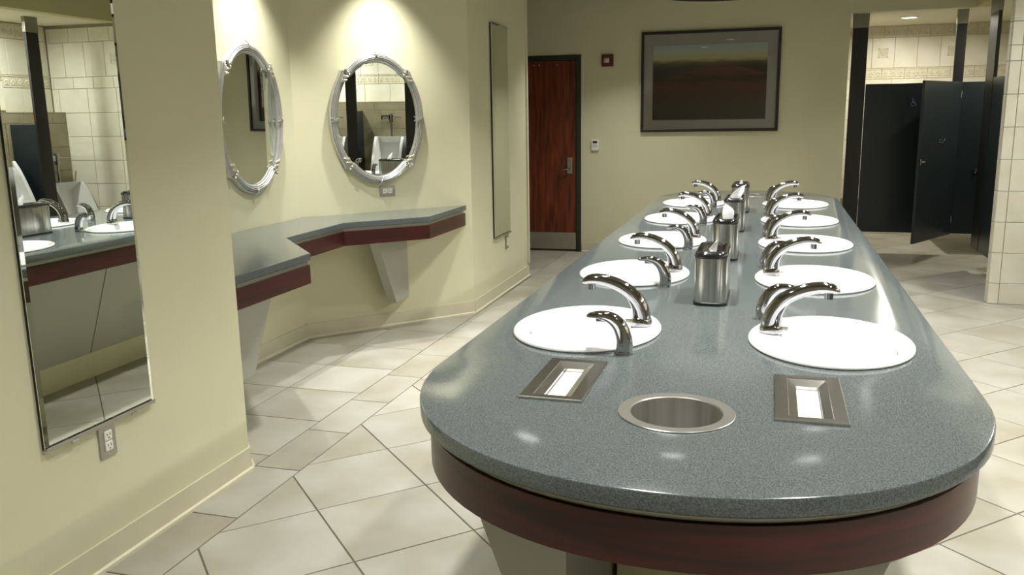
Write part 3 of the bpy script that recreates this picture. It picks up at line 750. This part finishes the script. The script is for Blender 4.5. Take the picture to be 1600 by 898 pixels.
# towel dispensers and waste chutes
def towel_dispenser(label, loc):
    t = thing('towel_dispenser', label, 'dispenser', loc, 0, 'steel towel dispensers set into the island')
    w, h = .073, .157; iw, ih = .044, .136
    def rc(a, b0, b1, z): return [(-a, b0, z), (a, b0, z), (a, b1, z), (-a, b1, z)]
    MB().loft([rc(w, -h, h, 0), rc(w, -h, h, .005), rc(w-.002, .002-h, h-.002, .0065), rc(iw, -ih, ih, .0065), rc(iw-.001, .001-ih, ih-.001, .0045)], (False, False)).build('flange', M['steelplate'], t)
    MB().loft([rc(iw-.001, .001-ih, ih-.001, .0045), rc(.0250, -.130, .101, -.003), rc(.0250, -.130, .101, -.060)], (False, False)).build('funnel', M['steelplate'], t)
    MB().loft([rc(w, -h, h, 0), rc(.055, -.137, .137, 0), rc(.055, -.137, .137, -.10), rc(0, 0, 0, -.10)], (False, False)).build('housing', M['steelh'], t)
    return t
TL = ['steel towel dispenser left of the near waste chute', 'steel towel dispenser right of the near waste chute', 'steel towel dispenser at the far left end of the island', 'steel towel dispenser at the far right end of the island']
td = None
for (x, y), lab in zip(TOWELS, TL):
    if td is None: td = towel_dispenser(lab, (x, y, ZT))
    else: copy_thing(td, (x, y, ZT), 0, lab)
    mb = MB()
    for q in range(6): mb.box(-.0240+.0004*(q % 2), -.1290, -.050+.007*q, .0240, .0985+.001*(q % 3), -.044+.007*q, .0015)
    tag(mb.build('paper_towels', M['paper'], loc=(x, y, ZT-.002)), lab.replace('steel towel dispenser', 'white paper towels in the dispenser'), 'paper towels', 'paper towel stacks in the island')
def chute(label, loc):
    t = thing('waste_chute', label, 'waste chute', loc, 0, 'round waste chutes in the island')
    MB().lathe([(.096, 0), (.122, 0), (.1225, .002), (.121, .0035), (.098, .003), (.0955, .001)], 56).build('rim', M['steelh'], t, 30)
    MB().lathe([(.0955, .001), (.0945, -.16), (.096, -.16), (.097, 0)], 56).build('sleeve', M['sleeve'], t, 30)
    MB().cyl((0, 0), .096, -.165, -.161, 40).build('liner_bottom', M['sleeve'], t)
    return t
c0 = chute('round steel waste chute at the near end of the island', CHUTES[0]+(ZT,))
copy_thing(c0, CHUTES[1]+(ZT,), 0, 'round steel waste chute at the far end of the island')

# tissue boxes
def tissue_box(label, loc):
    t = thing('tissue_box', label, 'tissue box', loc, 0, 'steel tissue boxes along the island')
    def sr(w, h, z, r=.034): return [(x, y, z) for x, y in rrect(w, h, r, 8)]
    MB().loft([sr(.108, .262, 0), sr(.110, .264, .002), sr(.110, .264, .010), sr(.106, .260, .012)], (True, True)).build('foot', M['blackm'], t, 40)
    MB().loft([sr(.104, .258, .012), sr(.104, .258, .158)], (False, False)).build('sleeve', M['steel'], t, 40)
    MB().loft([sr(.108, .262, .156), sr(.110, .264, .158), sr(.110, .264, .164), sr(.106, .260, .170), sr(.096, .250, .176), sr(.076, .225, .178), sr(.050, .170, .172), sr(.040, .150, .166), sr(.030, .120, .160)], (True, True)).build('lid', M['black'], t, 60)
    return t
def sheet(rows, th=.0009):
    """rows of 3-d points, a crumpled sheet with a little thickness"""
    n = len(rows[0]); mb = MB(); top = [p for r in rows for p in r]; fs = []
    for i in range(len(rows)-1):
        for j in range(n-1): a = i*n+j; fs.append((a, a+1, a+n+1, a+n))
    N = len(top); allv = list(top)+[(p[0]+th, p[1]+th, p[2]-th*.3) for p in top]
    f2 = fs+[tuple(q+N for q in f)[::-1] for f in fs]
    B = [j for j in range(n)]+[i*n+n-1 for i in range(1, len(rows))]+[(len(rows)-1)*n+j for j in range(n-2, -1, -1)]+[i*n for i in range(len(rows)-2, 0, -1)]
    for a, b in zip(B, B[1:]+B[:1]): f2.append((a, b, b+N, a+N))
    return mb.add(allv, f2)
TS = [
 [[(-.008, -.012, .158), (.0, .0, .160), (.010, .006, .158)], [(-.012, -.014, .176), (-.001, .004, .178), (.012, .004, .176)], [(.0, -.010, .190), (.006, .0, .194), (.014, .004, .192)], [(.011, -.004, .200), (.013, .0, .204), (.016, .002, .203)]],
 [[(-.014, -.01, .158), (.004, .004, .160), (.026, .0, .158)], [(-.018, -.022, .190), (.004, .006, .186), (.030, -.01, .184)], [(-.014, -.012, .222), (-.004, .010, .216), (.030, .002, .200)], [(-.006, .0, .236), (.002, .012, .226), (.022, .008, .212)]],
 [[(-.020, -.014, .158), (-.002, .0, .158), (.020, .006, .158)], [(-.026, -.020, .180), (.004, .004, .186), (.032, .0, .182)], [(-.008, -.012, .204), (.018, .006, .208), (.044, .006, .206)], [(.020, .0, .226), (.034, .008, .234), (.048, .010, .238)]],
 [[(-.008, -.008, .158), (.0, .004, .160), (.008, .0, .158)], [(-.010, -.012, .176), (.0, .004, .182), (.010, -.002, .178)], [(-.004, -.004, .190), (.002, .002, .196), (.008, .0, .192)]]]
BY = [2.918, 3.818, 4.735, 5.655]
BL = ['steel tissue box nearest the camera, with a short tissue tip', 'steel tissue box second from the front, behind the nearest one', 'steel tissue box third from the front, with a slanting tissue', 'steel tissue box farthest from the camera']
tb = None
for k in range(4):
    if tb is None: tb = tissue_box(BL[k], (-.170, BY[k], ZT))
    else: copy_thing(tb, (-.170, BY[k], ZT), 0, BL[k])
    s = sheet(TS[k]).build('tissue', M['paper'], None, 40, (-.170, BY[k]-.02, ZT))
    tag(s, ['short white tissue tip poking from the nearest tissue box', 'tall folded white tissue in the second tissue box from the front', 'slanting white tissue in the third tissue box from the front', 'small white tissue in the farthest tissue box'][k], 'tissue', 'tissues in the steel boxes')

# ------------------------------------------------------------------ toilet stalls
ZB, ZP = .22, 1.735
def pilaster(parent, x0, y0, x1, y1, z0=0):
    p = MB().box(x0, y0, z0, x1, y1, 2.296, .002).build('pilaster', M['pilaster'], parent)
    MB().box(x0-.004, y0-.004, 2.292, x1+.004, y1+.004, TCEIL-.001, .002).build('ceiling_shoe', M['shoe'], p)
def stalls():
    t = thing('toilet_partition', 'dark full-height pilasters and panels of the stalls facing the camera', 'partition', (0, 0, 0))
    pilaster(t, .752, 9.63, .900, 9.662, ZB); pilaster(t, 1.708, 9.63, 1.800, 9.662, ZB)
    MB().box(1.742, 9.664, ZB+.05, 1.766, YB-.01, ZP, .002).build('side_panel', M['partition'], t)
    MB().box(2.66, 9.634, ZB, XR-.003, 9.658, ZP, .002).build('end_panel', M['partition'], t)
    d = thing('stall_door', 'closed dark wide stall door marked with a wheelchair symbol', 'door', (.906, 9.634, ZB))
    MB().box(0, 0, 0, .798, .024, ZP-ZB, .002).build('door_panel', M['partition'], d)
    g = MB()
    for i in range(22): g.box(-.0035, -.001, .35+.045*i, -.0005, .001, .368+.045*i)
    g.build('hinge', M['steelplate'], d)  # steel dashes stand for light showing through the hinge gaps
    pl = MB().box(.410, -.003, 1.275, .510, 0, 1.385, .001).build('access_sign', M['signblue'], d)
    s = MB(); cx, cz = .458, 1.325
    s.ball((cx-.006, -.004, cz+.030), .007, .002, .007, 10, 6)
    s.tube([(cx-.006, -.004, cz+.020), (cx-.004, -.004, cz-.004), (cx+.016, -.004, cz-.006), (cx+.026, -.004, cz-.028), (cx+.033, -.004, cz-.026)], .0035, 6)
    s.tube([(cx-.005, -.004, cz+.010), (cx+.012, -.004, cz+.008)], .003, 6)
    s.tube([(cx-.004+.020*math.cos(a), -.004, cz-.018+.020*math.sin(a)) for a in [math.radians(100+20*i) for i in range(13)]], .003, 6)
    s.build('wheelchair_symbol', M['signwhite'], pl, 60)
    def latch(parent, x, z, s=1, mtx=None):
        l = MB(); l.cyl((0, 0), .022, 0, .012, 18, Matrix.Translation((x, 0, z)) @ Matrix.Rotation(PI/2, 4, 'X')); l.box(x-.006, -.028, z-.022, x+.006, -.012, z+.022, .003)
        l.build('latch', M['chrome'], parent, 40)
    # open door, hinged on the middle pilaster
    hx, hy, ex, ey = 1.792, 9.615, 1.322, 8.800
    ang = math.atan2(ey-hy, ex-hx)
    o = thing('stall_door', 'dark stall door standing open toward the washbasins', 'door', (hx, hy, ZB), ang)
    L = math.hypot(ex-hx, ey-hy)
    MB().box(.004, -.012, 0, L, .012, ZP-ZB, .002).build('door_panel', M['partition'], o)
    l = MB(); l.box(L-.075, .012, .745, L-.015, .022, .80, .003); l.cyl((0, 0), .011, 0, .04, 12, Matrix.Translation((L-.045, .018, .775)) @ Matrix.Rotation(-PI/2, 4, 'X'))
    l.box(L-.052, .03, .765, L-.02, .045, .785, .003); l.build('latch', M['chrome'], o, 40)
    k = MB(); zc = 1.174-ZB; k.box(L-.50, .012, zc-.02, L-.44, .016, zc+.02, .002); k.tube([(L-.47, .014, zc+.010), (L-.47, .045, zc), (L-.47, .055, zc+.022)], .005, 8); k.tube([(L-.47, .014, zc-.01), (L-.47, .03, zc-.02), (L-.47, .036, zc-.008)], .005, 8)
    k.tube([(L-.49, .016, zc+.01), (L-.40, .022, zc+.012)], .004, 8); k.build('coat_hook', M['chrome'], o, 40)
    for z in (.12, 1.36): MB().box(-.006, -.016, z, .03, .016, z+.07, .003).build('hinge', M['steelplate'], o)
    r = thing('stall_door', 'closed dark stall door with round latch right of the open door', 'door', (1.806, 9.634, ZB))
    MB().box(0, 0, 0, .85, .024, ZP-ZB, .002).build('door_panel', M['partition'], r); latch(r, .175, .857-ZB)
    # the row along the right
    w_ = thing('toilet_partition', 'dark pilaster and panels of the stall row running toward the tiled wall end', 'partition', (0, 0, 0))
    pilaster(w_, 1.812, 8.45, 1.842, 8.735, ZB); pilaster(w_, 1.812, 7.312, 1.842, 7.52, ZB)
    MB().box(1.842, 8.58, ZB+.05, XR-.003, 8.604, ZP, .002).build('side_panel', M['partition'], w_)
    e = thing('stall_door', 'dark stall door in the right-hand row, behind the tiled wall end', 'door', (1.815, 7.526, ZB))
    MB().box(0, 0, 0, .024, .918, ZP-ZB, .002).build('door_panel', M['partition'], e)
stalls()

# ------------------------------------------------------------------ urinals and screens
def urinal(label, loc):
    t = thing('urinal', label, 'urinal', loc, PI/2, 'white urinals on the tan tiled ledge')   # faces local -Y
    t.rotation_euler = (0, 0, -PI/2)
    w = .20
    def sec(y, z0, z1, hw): return [(-hw, y, z0), (hw, y, z0), (hw, y, z1), (-hw, y, z1)]
    b = MB()
    out = [(-w, 0), (w, 0)]
    # shell: side cheeks, top shelf, hollow face
    rings = []
    for k in range(9):
        a = k/8; z = .62-.62*a; d = .16+.19*min(1, a*1.6)**.8 if a < .8 else .35-.20*((a-.8)/.2)
        hw = w if a < .75 else w-.04*((a-.75)/.25)**2
        iw = hw-.035; idp = .055 if .06 < a < .72 else d
        rings.append([(-hw, 0, z), (-hw, -d, z), (-iw, -d, z), (-iw*.9, -idp, z), (0, -idp*.8, z), (iw*.9, -idp, z), (iw, -d, z), (hw, -d, z), (hw, 0, z)])
    b.loft(rings, (True, True), False)
    b.loft([[r[0], r[0], r[8], r[8]] for r in rings], (False, False), False)
    b.build('bowl', M['porcelain'], t, 40)
    v = MB(); v.tube([(0, -.055, .61), (0, -.055, .84)], .012, 10); v.cyl((0, -.055), .018, .60, .625, 14); v.build('flush_pipe', M['chrome'], t, 40)
    f = MB(); f.cyl((0, -.055), .026, .80, .90, 18); f.ball((0, -.055, .90), .027, .027, .02, 14, 6); f.tube([(0, -.055, .87), (0, 0, .87)], .020, 12); f.build('flush_valve', M['chrome'], t, 40)
    h = MB(); h.tube([(0, -.055, .86), (-.055, -.062, .865)], .012, 10); h.tube([(-.055, -.062, .865), (-.125, -.066, .862)], .008, 8); h.ball((-.125, -.066, .862), .013, .010, .010); h.build('handle', M['chrome'], t, 40)
    g = MB(); g.box(.03, -.075, .835, .135, -.015, .895, .01); g.build('stop_cover', M['chrome'], t, 40)
    return t
UY = [2.97, 3.77, 4.57, 5.37, 6.17, 6.97]
UL = ['white urinal at the left edge of the right-hand oval mirror reflection', 'white urinal with chrome flush valve, full in the oval mirror reflection', 'white urinal third from the near end of the urinal row',
      'white urinal third from the tiled end wall', 'white urinal second from the tiled end wall', 'lower white urinal beside the tiled end wall, seen in the near tall mirror']
u0 = None
for k, y in enumerate(UY):
    z = .52 if k < 5 else .27
    if u0 is None: u0 = urinal(UL[k], (2.716, y, z))
    else: copy_thing(u0, (2.716, y, z), -PI/2, UL[k])
SL = ['dark urinal screen with ceiling-high post, left in the oval mirror reflection', 'dark urinal screen and post at the right edge of the oval mirror reflection', 'dark urinal screen in the middle of the urinal row',
      'dark urinal screen second from the tiled end wall', 'dark urinal screen with post reflected in the near tall mirror']
for k in range(5):
    y = 3.35+.793*k
    t = thing('urinal_screen', SL[k], 'partition', (0, 0, 0), 0, 'urinal screens with ceiling-high posts')
    pilaster(t, 2.335, y-.070, 2.362, y+.070, 0)
    MB().box(2.364, y-.012, .42, 2.714, y+.012, 1.47, .002).build('screen_panel', M['partition'], t)
    MB().box(2.352, y+.012, 1.40, 2.382, y+.024, 1.45, .002).build('bracket', M['steelplate'], t)

# ------------------------------------------------------------------ lamps
def area(name, loc, size, power, color, spread=math.radians(120), rot=(0, 0, 0)):
    l = bpy.data.lights.new(name, 'AREA'); l.shape = 'DISK'; l.size = size; l.energy = power; l.color = color; l.spread = spread
    o = bpy.data.objects.new(name, l); COL.objects.link(o); o.location = loc; o.rotation_euler = rot; return o
def downlight(label, x, y, z, p, color, group, spread=104):
    t = thing('recessed_downlight', label, 'ceiling light', (x, y, z), 0, group)
    MB().lathe([(.070, -.001), (.095, -.001), (.096, -.005), (.090, -.009), (.074, -.004)], 32).build('trim_ring', M['whitep'], t, 40)
    MB().cyl((0, 0), .072, -.004, -.002, 28).build('lens', M['lens'], t)
    if p: area('downlight_lamp', (x, y, z-.012), .13, p, color, math.radians(spread)).parent = None
for x, y, z, p, where in DOWNLIGHTS:
    downlight('recessed round downlight in the main ceiling '+where, x, y, z, p, NEUT, 'downlights in the main ceiling')
for i, (x, y, z, p, where) in enumerate(TOILET_LIGHTS):
    lab = 'small glowing ceiling light above the stalls, right of the picture' if i == 0 else 'recessed round light in the low ceiling '+where
    downlight(lab, x, y, z, p, (1, .95, .82) if i < 3 else NEUT, 'lights in the low toilet ceiling' if i else None, 170)
for (x, y, z, p, d, sd) in MIRROR_SPOTS:
    t = thing('recessed_downlight', 'recessed wall-washing spotlight in the ceiling above the %s oval mirror' % sd, 'ceiling light', (x, y, z), 0, 'spotlights over the oval mirrors')
    MB().lathe([(.045, -.001), (.062, -.001), (.063, -.006), (.046, -.004)], 28).build('trim_ring', M['whitep'], t, 40)
    MB().cyl((0, 0), .046, -.004, -.002, 24).build('lens', M['dimlens'], t)
    l = bpy.data.lights.new('mirror_spot', 'SPOT'); l.energy = p; l.color = (1, .985, .93); l.spot_size = math.radians(80); l.spot_blend = .85; l.shadow_soft_size = .035
    o = bpy.data.objects.new('mirror_spot', l); COL.objects.link(o); o.location = (x, y, z-.02)
    v = Vector((d[0]*.02, d[1]*.02, -1)); o.rotation_euler = v.to_track_quat('-Z', 'Y').to_euler()
def drum():
    t = thing('drum_light', 'round bronze-rimmed ceiling light whose edge shows above the picture', 'ceiling light', (-.43, 7.67, 2.45))
    MB().lathe([(.53, 0), (.55, .004), (.552, .06), (.54, .066), (.528, .06), (.528, 0)], 64).build('rim', M['bronze'], t, 40)
    MB().lathe([(.0, .018), (.3, .020), (.529, .028), (.529, .034), (0, .034)], 48).build('diffuser', M['dimlens'], t, 40)
    MB().cyl((0, 0), .03, .034, CEIL-2.45, 16).build('stem', M['bronze'], t, 40)
drum()
